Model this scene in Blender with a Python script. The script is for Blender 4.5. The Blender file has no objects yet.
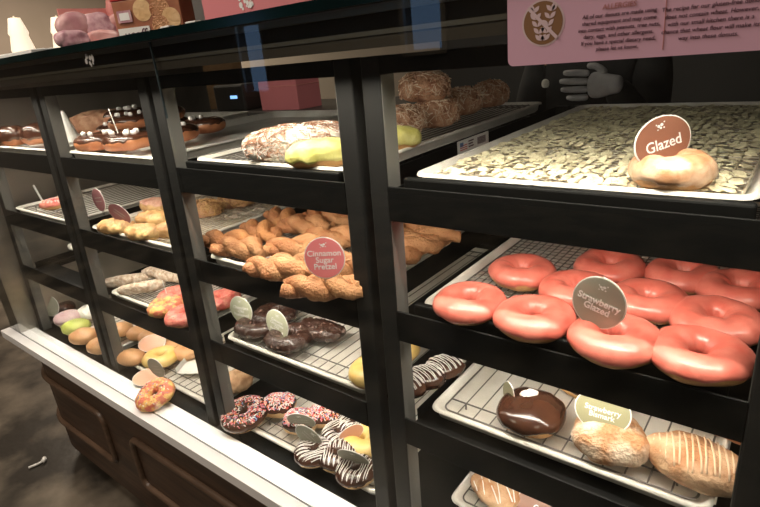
import bpy, bmesh, math, random
from mathutils import Vector, Matrix, noise, Euler
PI = math.pi
random.seed(7)
C = bpy.context.scene.collection
SC = bpy.context.scene

# ------------------------------------------------------------------ camera
RR = Vector((0.78744, 0.60887, -0.0960)); DD = Vector((0.14592, -0.33545, -0.93069)); FF = Vector((-0.59888, 0.71885, -0.35299))
CAM = Vector((0.5149, -0.6532, 0.2039)); FPX = 543.057
cd = bpy.data.cameras.new('camera'); cam = bpy.data.objects.new('camera', cd); C.objects.link(cam)
m = Matrix((( RR.x, -DD.x, -FF.x, CAM.x), (RR.y, -DD.y, -FF.y, CAM.y), (RR.z, -DD.z, -FF.z, CAM.z), (0, 0, 0, 1)))
cam.matrix_world = m
cd.sensor_width = 36; cd.lens = FPX * 36 / 760; cd.clip_start = .01
SC.camera = cam

# ------------------------------------------------------------------ world, lights, exposure
SC.view_settings.view_transform = 'Standard'; SC.view_settings.look = 'None'
SC.view_settings.gamma = 1; SC.view_settings.use_curve_mapping = False
SC.view_settings.exposure = 0.15
SC.cycles.use_denoising = True
SC.cycles.max_bounces = 8; SC.cycles.transparent_max_bounces = 12
w = bpy.data.worlds.new('world'); SC.world = w; w.use_nodes = True
w.node_tree.nodes['Background'].inputs[0].default_value = (.30, .50, .85, 1)
w.node_tree.nodes['Background'].inputs[1].default_value = 1.3

def area(name, loc, sx, sy, power, rot=(0, 0, 0), col=(1, .90, .77), parent=None, spread=PI):
    l = bpy.data.lights.new(name, 'AREA'); l.shape = 'RECTANGLE'; l.size = sx; l.size_y = sy; l.energy = power; l.color = col; l.spread = spread
    o = bpy.data.objects.new(name, l); C.objects.link(o); o.location = loc; o.rotation_euler = rot
    if parent: o.parent = parent
    return o
L_SILL = 9.5; L_TOP = 1.1; L_SHELF = .92; L_CEIL = 34.0
area('front_strip_light', (-.40, -.038, .196), 2.8, .012, L_SILL, (0, 0, 0), spread=math.radians(105))
area('ceiling_fill', (-1.6, -2.2, 1.55), 1.0, 1.0, L_CEIL, (0, 0, 0), (1, .84, .66))
area('ceiling_fill', (1.6, -2.0, 1.55), .8, .8, L_CEIL * .5, (0, 0, 0), (1, .84, .66))
area('ceiling_fill', (-5.2, 2.0, 1.55), .8, .8, L_CEIL * 4, (0, 0, 0), (1, .84, .66))  # unseen light added to brighten the wall at the far left
area('ceiling_fill', (-1.1, -.5, 1.55), .9, .5, 26, (0, 0, 0), (1, .90, .78))  # unseen light added to brighten the boxes on the glass top
area('ceiling_fill', (-.9, 1.3, 1.55), .5, .5, L_CEIL * .12, (0, 0, 0), (1, .86, .72))

# ------------------------------------------------------------------ helpers
def tag(o, label=None, cat=None, group=None, kind=None):
    if label: o['label'] = label
    if cat: o['category'] = cat
    if group: o['group'] = group
    if kind: o['kind'] = kind
    return o
def thing(name, label, cat, loc=(0, 0, 0), rot=(0, 0, 0), group=None):
    o = bpy.data.objects.new(name, None); C.objects.link(o); o.empty_display_size = .02
    o.location = loc; o.rotation_euler = rot
    return tag(o, label, cat, group)
def link(name, me, mats, parent=None, smooth=False, loc=None, rot=None):
    if not isinstance(mats, (list, tuple)): mats = [mats]
    for mm in mats: me.materials.append(mm)
    if smooth:
        for p in me.polygons: p.use_smooth = True
    o = bpy.data.objects.new(name, me); C.objects.link(o)
    if parent: o.parent = parent
    if loc is not None: o.location = loc
    if rot is not None: o.rotation_euler = rot
    return o
class MB:
    def __init__(s): s.v = []; s.f = []; s.mi = []
    def quad(s, a, b, c, d, mi=0):
        n = len(s.v); s.v += [a, b, c, d]; s.f.append((n, n+1, n+2, n+3)); s.mi.append(mi)
    def box(s, x0, x1, y0, y1, z0, z1, mi=0, sh=0.0):
        n = len(s.v)
        for z in (z0, z1):
            for x, y in ((x0, y0), (x1, y0), (x1, y1), (x0, y1)): s.v.append((x, y + sh * z, z))
        for f in ((3, 2, 1, 0), (4, 5, 6, 7), (0, 1, 5, 4), (1, 2, 6, 5), (2, 3, 7, 6), (3, 0, 4, 7)):
            s.f.append(tuple(n + i for i in f)); s.mi.append(mi)
    def tube(s, pts, r, n=6, closed=False, mi=0, taper=None, flat=1.0):
        pts = [Vector(p) for p in pts]; k = len(pts); base = len(s.v); up = Vector((0, 0, 1)); prev = None
        for i, p in enumerate(pts):
            if closed: t = pts[(i+1) % k] - pts[i-1]
            else: t = pts[min(i+1, k-1)] - pts[max(i-1, 0)]
            if t.length < 1e-9: t = Vector((1, 0, 0))
            t.normalize()
            a = t.cross(up if prev is None else prev)
            if prev is not None: a = prev - t * prev.dot(t)
            if a.length < 1e-5: a = t.cross(Vector((1, 0, 0)))
            a.normalize(); prev = a; b = t.cross(a)
            rr = r if taper is None else r * taper(i / max(1, k-1))
            for j in range(n):
                g = 2 * PI * j / n; s.v.append(tuple(p + a * (rr * math.cos(g)) + b * (rr * math.sin(g) * flat)))
        for i in range(k if closed else k-1):
            i2 = (i+1) % k
            for j in range(n):
                s.f.append((base+i*n+j, base+i*n+(j+1) % n, base+i2*n+(j+1) % n, base+i2*n+j)); s.mi.append(mi)
        if not closed:
            s.f.append(tuple(base + j for j in reversed(range(n)))); s.mi.append(mi)
            s.f.append(tuple(base + (k-1)*n + j for j in range(n))); s.mi.append(mi)
    def mesh(s, name='m'):
        me = bpy.data.meshes.new(name); me.from_pydata([tuple(v) for v in s.v], [], s.f)
        for p, i in zip(me.polygons, s.mi): p.material_index = i
        bm = bmesh.new(); bm.from_mesh(me); bmesh.ops.recalc_face_normals(bm, faces=bm.faces); bm.to_mesh(me); bm.free()
        return me
    def build(s, name, mats, parent=None, smooth=False, loc=None, rot=None, bevel=0):
        o = link(name, s.mesh(name), mats, parent, smooth, loc, rot)
        if bevel:
            b = o.modifiers.new('bevel', 'BEVEL'); b.width = bevel; b.segments = 2; b.limit_method = 'ANGLE'
        return o
def ray(u, v): return RR * ((u-380)/FPX) + DD * ((v-253.5)/FPX) + FF
def at(u, v, z):
    d = ray(u, v); return CAM + d * ((z-CAM.z)/d.z)
def aty(u, v, y):
    d = ray(u, v); return CAM + d * ((y-CAM.y)/d.y)

# ------------------------------------------------------------------ materials
def mat(name, col, rough=.5, metal=0, col2=None, scale=20, bump=0, bscale=60, emit=0, coat=0, sss=0, detail=4, lo=.35, hi=.65, stretch=None, spec=.5):
    mm = bpy.data.materials.new(name); mm.use_nodes = True; nt = mm.node_tree; b = nt.nodes['Principled BSDF']
    b.inputs['Base Color'].default_value = (*col, 1); b.inputs['Roughness'].default_value = rough; b.inputs['Metallic'].default_value = metal
    b.inputs['Coat Weight'].default_value = coat; b.inputs['Coat Roughness'].default_value = .15
    b.inputs['Specular IOR Level'].default_value = spec
    if sss: b.inputs['Subsurface Weight'].default_value = sss; b.inputs['Subsurface Scale'].default_value = .004
    tc = nt.nodes.new('ShaderNodeTexCoord'); src = tc.outputs['Object']
    if stretch:
        mp = nt.nodes.new('ShaderNodeMapping'); mp.inputs['Scale'].default_value = stretch; nt.links.new(src, mp.inputs[0]); src = mp.outputs[0]
    if col2:
        n = nt.nodes.new('ShaderNodeTexNoise'); n.inputs['Scale'].default_value = scale; n.inputs['Detail'].default_value = detail
        nt.links.new(src, n.inputs['Vector'])
        r = nt.nodes.new('ShaderNodeValToRGB'); r.color_ramp.elements[0].position = lo; r.color_ramp.elements[1].position = hi
        r.color_ramp.elements[0].color = (*col, 1); r.color_ramp.elements[1].color = (*col2, 1)
        nt.links.new(n.outputs['Fac'], r.inputs[0]); nt.links.new(r.outputs[0], b.inputs['Base Color'])
    if bump:
        n = nt.nodes.new('ShaderNodeTexNoise'); n.inputs['Scale'].default_value = bscale; n.inputs['Detail'].default_value = 5
        nt.links.new(src, n.inputs['Vector'])
        bp = nt.nodes.new('ShaderNodeBump'); bp.inputs['Strength'].default_value = bump; bp.inputs['Distance'].default_value = .008
        nt.links.new(n.outputs['Fac'], bp.inputs['Height']); nt.links.new(bp.outputs[0], b.inputs['Normal'])
    if emit: b.inputs['Emission Color'].default_value = (*col, 1); b.inputs['Emission Strength'].default_value = emit
    return mm
def glass_mat(name, tint, refl=1.0, alpha=0.0):
    mm = bpy.data.materials.new(name); mm.use_nodes = True; nt = mm.node_tree; nt.nodes.clear()
    o = nt.nodes.new('ShaderNodeOutputMaterial'); mx = nt.nodes.new('ShaderNodeMixShader'); t = nt.nodes.new('ShaderNodeBsdfTransparent')
    g = nt.nodes.new('ShaderNodeBsdfGlossy'); lw = nt.nodes.new('ShaderNodeLayerWeight'); lw.inputs[0].default_value = .5
    pw = nt.nodes.new('ShaderNodeMath'); pw.operation = 'POWER'; pw.inputs[1].default_value = 5; nt.links.new(lw.outputs['Facing'], pw.inputs[0])
    f = nt.nodes.new('ShaderNodeMath'); f.operation = 'MULTIPLY_ADD'; f.inputs[1].default_value = .85; f.inputs[2].default_value = .035 * refl; nt.links.new(pw.outputs[0], f.inputs[0])
    t.inputs[0].default_value = (*tint, 1); g.inputs['Roughness'].default_value = .01
    nt.links.new(f.outputs[0], mx.inputs[0]); nt.links.new(t.outputs[0], mx.inputs[1]); nt.links.new(g.outputs[0], mx.inputs[2]); nt.links.new(mx.outputs[0], o.inputs[0])
    return mm
M = {}
M['black'] = mat('black_powder_coat', (.004, .004, .0038), .5, 0, spec=.16)
M['black_edge'] = mat('black_satin', (.016, .0155, .015), .55, 0, spec=.2)
M['inner'] = mat('dark_grey_steel', (.035, .034, .032), .5, .1)
M['inner_lit'] = mat('lit_inner_face_grey', (.13, .125, .115), .5, .2)  # lighter grey paints in the light caught by the posts' inner faces
M['alu'] = mat('sheet_pan_aluminium', (.84, .80, .74), .40, .15, (.70, .65, .58), 14, .1, 40)
M['wire'] = mat('rack_wire', (.17, .155, .14), .4, .6)
M['wire_dirty'] = mat('rack_wire_glaze_covered', (.66, .58, .44), .5, .1, (.40, .33, .24), 90, .5, 200)
M['sill'] = mat('white_sill_laminate', (.86, .84, .83), .35, 0, (.80, .78, .78), 6)
M['groove'] = mat('sill_groove', (.10, .10, .11), .5)
M['steel'] = mat('brushed_steel', (.36, .33, .29), .38, .8, (.28, .25, .22), 8, stretch=(1, 1, .1))
M['taupe'] = mat('light_housing_metal', (.11, .09, .07), .45, .5)
M['wood'] = mat('dark_walnut', (.022, .012, .008), .42, 0, (.085, .046, .027), 12, .1, 30, stretch=(.3, .3, 6), detail=6, lo=.3, hi=.7)
M['mould'] = mat('walnut_moulding', (.075, .044, .027), .38, 0, (.12, .072, .045), 20, stretch=(.5, .5, 3))
M['floor'] = mat('brown_slate_tile', (.030, .025, .020), .32, 0, (.20, .165, .125), 3.2, .3, 9, detail=9, lo=.42, hi=.64)
M['wall'] = mat('taupe_wall', (.20, .165, .13), .8, 0, (.22, .18, .145), 3)
M['wall_dark'] = mat('dark_wall', (.06, .05, .045), .8, 0, (.11, .095, .08), 3)
M['ceil'] = mat('ceiling_paint', (.30, .27, .24), .9)
M['glass'] = glass_mat('clear_glass', (.93, .95, .94))
M['seam'] = mat('glass_edge', (.05, .07, .08), .15, 0)
M['teal'] = mat('teal_glass_edge', (.001, .006, .006), .15, 0, (.002, .014, .014), 8, spec=.4)
M['gold_line'] = mat('pale_metal_lip', (.26, .23, .18), .35, .7)

# ------------------------------------------------------------------ the room
def struct(name, mb, m_, **k): return tag(mb.build(name, m_, **k), kind='structure')
FZ = -1.25
b = MB(); b.box(-7, 3.5, -4.1, 3.6, FZ-.05, FZ); struct('floor', b, M['floor'])
b = MB(); b.box(-7, 3.5, -4.1, 3.6, 1.6, 1.65); struct('ceiling', b, M['ceil'])
b = MB(); b.box(-7, 3.5, 3.5, 3.6, FZ, 1.6); struct('wall_back', b, M['wall'])
b = MB(); b.box(-7.05, -7, -4.1, 3.6, FZ, 1.6); struct('wall_left', b, M['wall'])
b = MB(); b.box(3.5, 3.55, -4.1, 3.6, FZ, 1.6); struct('wall_right', b, M['wall_dark'])
WIN = [(-5.05, -4.62, -.15, .75), (-2.62, -2.22, .15, 1.0)]
b = MB(); xs = [-7] + [q for w_ in WIN for q in w_[:2]] + [3.5]
for i in range(0, len(xs), 2): b.box(xs[i], xs[i+1], -4.1, -4.0, FZ, 1.6)
for x0, x1, z0, z1 in WIN: b.box(x0, x1, -4.1, -4.0, FZ, z0); b.box(x0, x1, -4.1, -4.0, z1, 1.6)
struct('wall_front', b, M['wall_dark'])
for i, (x0, x1, z0, z1) in enumerate(WIN):
    b = MB()
    for q in ((x0-.05, x0, z0-.05, z1+.05), (x1, x1+.05, z0-.05, z1+.05), (x0, x1, z0-.05, z0), (x0, x1, z1, z1+.05)): b.box(q[0], q[1], -4.0, -3.96, q[2], q[3])
    struct('window_%d' % (i+1), b, M['steel'])

# ------------------------------------------------------------------ the display case
XL, XR = -1.815, 1.20
case = thing('display_case', 'long glass-fronted bakery display case with white sill and dark walnut base', 'display case', (-.4, .3, FZ))
def cpart(name, mb, m_, **k):
    o = mb.build(name, m_, None, **k); o.parent = case; o.matrix_parent_inverse = Matrix.Translation(case.location).inverted(); return o
SZ = -.70; DZ = -.712
b = MB(); b.box(XL, XR, -.034, .98, DZ-.02, DZ); cpart('deck', b, M['black'])
b = MB(); b.box(-1.925, XR, -.0855, -.034, SZ-.03, SZ); b.box(-1.925, XR, -.122, -.0895, SZ-.03, SZ); b.box(-1.925, XR, -.0895, -.0855, SZ-.03, SZ-.004, 1)
o = cpart('sill', b, [M['sill'], M['groove']])
b = MB()   # base with rounded left corner
prof = [(XR, -.098), (-1.62, -.098)] + [(-1.62 - .26*math.sin(a), .162 - .26*math.cos(a)) for a in [i*PI/2/10 for i in range(1, 11)]] + [(-1.88, .97), (XR, .97)]
def prism(b, prof, z0, z1):
    n = len(prof); s = len(b.v)
    for z in (z0, z1):
        for x, y in prof: b.v.append((x, y, z))
    for i in range(n):
        j = (i+1) % n; b.f.append((s+i, s+j, s+n+j, s+n+i)); b.mi.append(0)
    b.f.append(tuple(s+i for i in range(n))); b.mi.append(0); b.f.append(tuple(s+n+i for i in reversed(range(n)))); b.mi.append(0)
prism(b, prof, -1.165, -.73); cpart('base', b, M['wood'])
b = MB(); prism(b, [(XR-.02, -.04), (-1.6, -.04), (-1.75, .1), (-1.8, .8), (XR-.02, .8)], FZ, -1.165); cpart('kick_plate', b, M['black'])
def spath(s):      # s = distance to the left along the base front
    if s > -1.62: return (s, -.098, Vector((0, -1, 0)))
    a = (-1.62 - s) / .26
    return (-1.62 - .26*math.sin(a), .162 - .26*math.cos(a), Vector((-math.sin(a), -math.cos(a), 0)))
def moulding(s0, s1, z0, z1, rad=.035, wd=.012):
    pts = []
    cs = [(s1-rad, z1-rad, 0), (s0+rad, z1-rad, 90), (s0+rad, z0+rad, 180), (s1-rad, z0+rad, 270)]
    ring = []
    for cx, cz, a0 in cs:
        for k in range(7):
            a = math.radians(a0 + k*15); ring.append((cx + rad*math.cos(a), cz + rad*math.sin(a)))
    full = []
    for i in range(len(ring)):
        a, c = ring[i], ring[(i+1) % len(ring)]; d = math.hypot(a[0]-c[0], a[1]-c[1]); n = max(1, int(d/.03))
        for k in range(n): full.append((a[0]+(c[0]-a[0])*k/n, a[1]+(c[1]-a[1])*k/n))
    b = MB()
    for s, z in full:
        x, y, nn = spath(s); pts.append((x + nn.x*.002, y + nn.y*.002, z))
    b.tube(pts, wd, 8, closed=True, flat=1.0)
    cpart('moulding', b, M['mould'], smooth=True)
moulding(-1.90, -1.21, -1.04, -.845); moulding(-1.03, -.36, -1.04, -.855); moulding(-.18, .50, -1.04, -.855); moulding(.66, 1.16, -1.04, -.855)
b = MB(); b.box(-1.915, XL, -.086, .98, SZ, .252); cpart('end_panel', b, M['steel'])
b = MB(); b.box(XR-.02, XR, -.086, .98, SZ, .252); cpart('end_panel', b, M['black'])
# glass front in two panes with a seam, glass top slab
b = MB(); b.box(-1.915, -.434, -.0885, -.0865, SZ-.002, .252); cpart('front_glass', b, M['glass'])
b = MB(); b.box(-.430, XR, -.0885, -.0865, SZ-.002, .252); cpart('front_glass', b, M['glass'])
b = MB(); b.box(-.4335, -.4305, -.0890, -.0860, .12, .252); cpart('glass_seam', b, M['seam'])
b = MB(); b.box(-1.93, XR, -.105, 1.0, .254, .268); o = cpart('glass_top', b, M['teal'])
b = MB(); b.box(-1.915, XR, -.085, -.080, .244, .254); cpart('glass_clamp', b, M['gold_line'])
b = MB(); b.box(-1.915, XR, -.080, -.030, .204, .222); b.box(-1.915, XR, -.083, -.080, .219, .2245, 1); b.box(-1.915, XR, -.030, -.026, .204, .25)
cpart('light_housing', b, [M['taupe'], M['gold_line']])

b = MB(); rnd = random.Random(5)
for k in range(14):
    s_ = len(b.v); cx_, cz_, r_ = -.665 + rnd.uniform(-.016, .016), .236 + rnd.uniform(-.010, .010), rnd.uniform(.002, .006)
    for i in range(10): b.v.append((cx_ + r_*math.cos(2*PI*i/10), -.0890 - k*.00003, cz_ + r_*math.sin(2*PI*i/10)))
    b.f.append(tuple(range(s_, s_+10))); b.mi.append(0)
cpart('glass_white_dots', b, M['sill'])  # cluster of small white dots on the upper front glass

# ------------------------------------------------------------------ shelf racks, one per bay
W_, P_ = .50, .591
SH = .033
ZK = {1: 0.0, 2: -.215, 3: -.43}
names = {0: 'black steel shelf rack at the far left end of the case', 1: 'black steel shelf rack second from the left end',
         2: 'black steel shelf rack holding the pretzel tray', 3: 'black steel shelf rack nearest, holding the strawberry glazed tray'}
racks = []
for k in range(4):
    x0 = (k-3)*P_; x1 = x0 + W_
    rk = thing('shelf_rack', names[k], 'shelf rack', (x0 + W_/2, .35, DZ), group='shelf racks side by side in the display case'); racks.append(rk)
    inv = Matrix.Translation(rk.location).inverted()
    def rp(name, mb, m_, par=None, **kk):
        o = mb.build(name, m_, None, **kk); o.parent = rk; o.matrix_parent_inverse = inv; return o
    for (a, c) in ((x0-.036, x0), (x1, x1+.036)):
        b = MB(); b.box(a, c, 0, .034, DZ, .193, sh=SH)
        rp('post', b, [M['black_edge']], bevel=.003)
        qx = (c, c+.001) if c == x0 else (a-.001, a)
        b = MB(); b.box(qx[0], qx[1], .002, .0335, DZ+.002, .166, sh=SH); rp('lit_face_strip', b, M['inner_lit'])  # thin overlay carrying the painted sheen of the post's inner face
        b = MB(); b.box(a, c, .93, .956, DZ, -.004); rp('post', b, M['black'])
    b = MB(); b.box(x0, x1, 0, .02, .168, .193, sh=SH); rp('header_rail', b, M['black'])
    for lv, z in ZK.items():
        b = MB(); b.box(x0, x1, 0, .004, z-.056, z, sh=SH); b.box(x0, x1, .004, .085, z-.031, z-.028, sh=0)
        rp('shelf_front', b, M['black'], bevel=.001)
        if (lv, k) in ((1, 3), (1, 2), (2, 3)):
            b = MB(); b.box(x0+.022, x1-.022, .012, .026, z-.028, z+(.012 if lv == 1 else .010)); rp('tray_stop', b, M['black'], bevel=.003)
        for (a, c) in ((x0, x0+.020), (x1-.020, x1)):
            b = MB()
            wx = (a, a+.003) if a == x0 else (c-.003, c)
            b.box(wx[0], wx[1], .026, .93, z-.052, z-.006); b.box(a, c, .026, .93, z-.031, z-.028)
            rp('side_rail', b, M['black'])
        b = MB(); b.box(x0, x1, .91, .93, z-.056, z-.030); rp('rear_bar', b, M['black'])
        # LED strip under this shelf's front
        b = MB(); b.box(x0+.02, x1-.02, .030, .054, z-.041, z-.031); rp('light_strip', b, M['inner'])
        if lv < 4:
            l = area('shelf_light', (x0+W_/2, .042, z-.044), .44, .012, L_SHELF, (math.radians(22), 0, 0), parent=None, spread=math.radians(150))
            l.parent = rk; l.matrix_parent_inverse = inv
    b = MB(); b.box(x0+.02, x1-.02, .020, .075, .172, .182); rp('light_strip', b, M['inner'])
    l = area('shelf_light', (x0+W_/2, .055, .170), .44, .012, L_TOP, (math.radians(35), 0, 0), spread=math.radians(150)); l.parent = rk; l.matrix_parent_inverse = inv


# ------------------------------------------------------------------ sheet pans and cooling racks
def rrect(x0, x1, y0, y1, r, n=5):
    pts = []
    for cx, cy, a0 in ((x1-r, y1-r, 0), (x0+r, y1-r, 90), (x0+r, y0+r, 180), (x1-r, y0+r, 270)):
        for k in range(n+1):
            a = math.radians(a0 + 90*k/n); pts.append((cx + r*math.cos(a), cy + r*math.sin(a)))
    return pts
def pan(label, x0, x1, y0, y1, zr, m_='alu', group=None):
    """sheet pan: rim at zr"""
    cx, cy = (x0+x1)/2, (y0+y1)/2; hx, hy = (x1-x0)/2, (y1-y0)/2
    loops = []
    for ins, z, r in ((0, -.004, .022), (.0015, 0, .022), (.006, .0008, .020), (.009, -.001, .018), (.016, -.020, .014), (.022, -.0235, .012), (.016, -.0255, .014), (.010, -.020, .016), (.007, -.004, .019)):
        loops.append([(x, y, z) for x, y in rrect(-hx+ins, hx-ins, -hy+ins, hy-ins, r)])
    b = MB(); n = len(loops[0])
    for lp in loops: b.v += lp
    for i in range(len(loops)-1):
        for j in range(n): b.f.append((i*n+j, i*n+(j+1) % n, (i+1)*n+(j+1) % n, (i+1)*n+j)); b.mi.append(0)
    b.f.append(tuple(5*n+j for j in range(n))); b.mi.append(0)
    b.f.append(tuple(6*n+j for j in range(n))); b.mi.append(0)
    o = b.build('sheet_pan', M[m_], None, smooth=True, loc=(cx, cy, zr))
    return tag(o, label, 'sheet pan', group)
def wire_rack(label, x0, x1, y0, y1, z, sp=.030, cross=0, group=None, m_='wire'):
    """cooling rack: top of the wires at z, feet below"""
    cx, cy = (x0+x1)/2, (y0+y1)/2; hx, hy = (x1-x0)/2-.020, (y1-y0)/2-.020
    t = thing('cooling_rack', label, 'cooling rack', (cx, cy, z), group=group)
    b = MB(); b.tube([(x, y, -.003) for x, y in rrect(-hx, hx, -hy, hy, .015)], .0018, 6, closed=True)
    b.tube([(-hx, -hy+.034, -.003), (hx, -hy+.034, -.003)], .0016, 6); b.tube([(-hx, hy-.034, -.003), (hx, hy-.034, -.003)], .0016, 6)
    for fx in (-hx+.03, hx-.03):
        for fy in (-hy+.034, hy-.034): b.tube([(fx, fy, -.003), (fx, fy, -.0165)], .0018, 5)
    b.build('frame', M[m_], t, smooth=True)
    b = MB(); n = int(2*hx/sp)
    for i in range(1, n):
        x = -hx + 2*hx*i/n; b.tube([(x, -hy, -.0012), (x, hy, -.0012)], .0014, 4)
    if cross:
        n = int(2*hy/cross)
        for i in range(1, n):
            y = -hy + 2*hy*i/n; b.tube([(-hx, y, -.003), (hx, y, -.003)], .0010, 4)
    b.build('wires', M[m_], t)
    return t
ZR = {1: .014, 2: -.211, 3: -.4265, 4: -.686}        # pan rim heights
TOP = {k: v - .0045 for k, v in ZR.items()}            # top of the cooling rack in it
def bx0(bay): return (bay-4)*P_
spots = {(4, 1): 'thickly crusted with dried pale glaze, top shelf, nearest rack', (4, 2): 'under the strawberry glazed donuts', (4, 3): 'under the chocolate iced donut and the sugared bismarks', (4, 4): 'lowest of the nearest rack, on the case deck',
         (3, 1): 'under the coconut roll and yellow bun on the top shelf', (3, 2): 'under the cinnamon sugar pretzels', (3, 3): 'under the chocolate old fashioned donuts', (3, 4): 'on the deck under the sprinkle and drizzled donuts',
         (2, 1): 'under the chocolate donuts with marshmallows on the top shelf', (2, 2): 'behind the two mauve cards', (2, 3): 'under the pale nutty bars', (2, 4): 'on the deck under the plain buns and yellow ring donut',
         (1, 1): 'leftmost of the top shelf', (1, 2): 'under the single pink pastry at the left end', (1, 4): 'on the deck under the lilac and lime donuts'}
YF = {(4, 1): .034, (3, 1): .034, (4, 2): .030, (4, 3): .030, (4, 4): .075, (3, 4): .004, (3, 3): .012, (3, 2): .014, (2, 4): .010, (1, 4): .012}
for (bay, lv), txt in spots.items():
    x0 = bx0(bay) + .022; x1 = x0 + .457; y0 = YF.get((bay, lv), .014)
    pan('aluminium sheet pan ' + txt, x0, x1, y0, y0+(.87 if (bay, lv) == (3, 1) else .79), ZR[lv], group='sheet pans on the shelves')
    cross = .016 if (bay, lv) in ((4, 2), (4, 1)) else 0
    sp = {(4, 2): .014, (4, 1): .020, (3, 2): .014, (2, 3): .014, (2, 2): .016, (3, 1): .018, (4, 3): .031, (4, 4): .031, (3, 3): .026}.get((bay, lv), .028)
    if (bay, lv) not in ((2, 1), (1, 1)):
        wire_rack('wire rack in the pan ' + txt, x0, x1, y0, y0+(.87 if (bay, lv) == (3, 1) else .79), TOP[lv], sp, cross, group='cooling racks in the sheet pans', m_='wire_dirty' if (bay, lv) in ((4, 1), (2, 2)) else 'wire')
# a short pan pushed to the back right of the empty shelf in the leftmost rack
pan('small aluminium pan pushed back on the empty third shelf at the left end', bx0(1)+.26, bx0(1)+.48, .30, .70, ZR[3], group=None)

# ------------------------------------------------------------------ pastry materials
def pastry(name, a, b_, rough=.55, scale=22, bump=.5, bs=70, sss=.0, coat=0, **k): M[name] = mat(name, a, rough, 0, b_, scale, bump, bs, coat=coat, sss=sss, **k)
pastry('dough', (.50, .23, .075), (.66, .36, .14), bump=.3)
pastry('dough_light', (.66, .40, .18), (.75, .50, .26), bump=.3)
pastry('strawberry', (.58, .12, .085), (.70, .195, .145), .33, 34, .16, 55, coat=.25)
pastry('glaze', (.50, .25, .125), (.72, .48, .32), .3, 40, .35, 60, coat=.3, lo=.42, hi=.62)
pastry('chocolate', (.045, .016, .009), (.075, .028, .015), .22, 20, .12, 30, coat=.4)
pastry('choc_pale_specks', (.045, .016, .010), (.42, .30, .26), .26, 70, 1.0, 90, coat=.5, lo=.60, hi=.70)  # pale specks colour glints onto the old fashioned donuts, chopped nuts elsewhere
pastry('cinnamon', (.36, .13, .045), (.64, .33, .15), .6, 14, .7, 220)
pastry('cinnamon_dark', (.30, .105, .035), (.52, .23, .08), .65, 18, .7, 220)
pastry('sugared', (.50, .24, .11), (.78, .60, .45), .6, 28, .9, 160, lo=.40, hi=.62)
pastry('bismark', (.42, .18, .07), (.68, .45, .28), .5, 24, .8, 90)
pastry('coconut', (.82, .76, .68), (.40, .24, .16), .7, 60, 1.0, 130, lo=.48, hi=.66)
pastry('coconut_brown', (.30, .12, .06), (.55, .32, .20), .65, 40, 1.0, 90)
M['coco_flake'] = mat('coconut_flakes', (.80, .66, .52), .6, 0, (.55, .33, .20), 60)
M['coco_white'] = mat('white_coconut_flakes', (.90, .86, .80), .6, 0, (.62, .50, .44), 60)
M['coco_dk'] = mat('toasted_coconut_flakes', (.36, .17, .06), .6, 0, (.60, .38, .16), 60)
pastry('yellow_green', (.62, .56, .13), (.74, .70, .26), .4, 30, .5, 60)
pastry('yellow_glaze', (.78, .48, .12), (.85, .62, .25), .35, 20, .3, 50, coat=.3)
pastry('bar_nut', (.80, .68, .56), (.45, .30, .20), .7, 70, 1.0, 130)
pastry('fruity', (.66, .17, .10), (.82, .50, .16), .4, 60, .8, 90, lo=.45, hi=.55)
pastry('fruity_pink', (.72, .12, .10), (.80, .30, .22), .4, 60, .8, 90)
pastry('lilac', (.68, .42, .44), (.80, .62, .62), .4, 20, .2)
pastry('lime', (.50, .55, .10), (.62, .64, .20), .4, 20, .3)
pastry('cream', (.84, .80, .70), (.88, .85, .78), .5, 20, .3)
pastry('bun', (.56, .26, .11), (.70, .40, .20), .4, 14, .15, 40)
pastry('croissant', (.42, .19, .07), (.72, .46, .20), .45, 24, .8, 60)
pastry('ham', (.62, .30, .22), (.72, .45, .33), .6, 30, .5)
pastry('cookie', (.42, .22, .11), (.60, .38, .22), .7, 40, .7, 90)
pastry('brown_dough', (.30, .10, .04), (.44, .17, .07), .5, 20, .4)
pastry('rocky', (.05, .022, .014), (.35, .24, .18), .5, 90, 1.0, 90, lo=.5, hi=.68)
M['sugar_streak'] = mat('thin_sugar_streaks', (.78, .56, .38), .5)
M['white_icing'] = mat('white_icing', (.88, .84, .80), .4)
M['flake'] = mat('dried_glaze_flakes', (.82, .74, .50), .6, 0, (.34, .27, .16), 40, .5, 120, lo=.45, hi=.75)
M['flake_grey'] = mat('sugar_crumbs', (.55, .48, .40), .6, 0, (.28, .22, .17), 60)
for n_, c_ in dict(spr_white=(.88, .84, .80), spr_pink=(.80, .22, .26), spr_red=(.62, .05, .05), spr_orange=(.85, .35, .08), spr_blue=(.16, .26, .5), spr_yellow=(.85, .65, .15)).items():
    M[n_] = mat(n_, c_, .4)
SPR = ['spr_white', 'spr_white', 'spr_pink', 'spr_red', 'spr_pink', 'spr_white', 'spr_orange', 'spr_white', 'spr_red', 'spr_pink', 'spr_blue']

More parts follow.
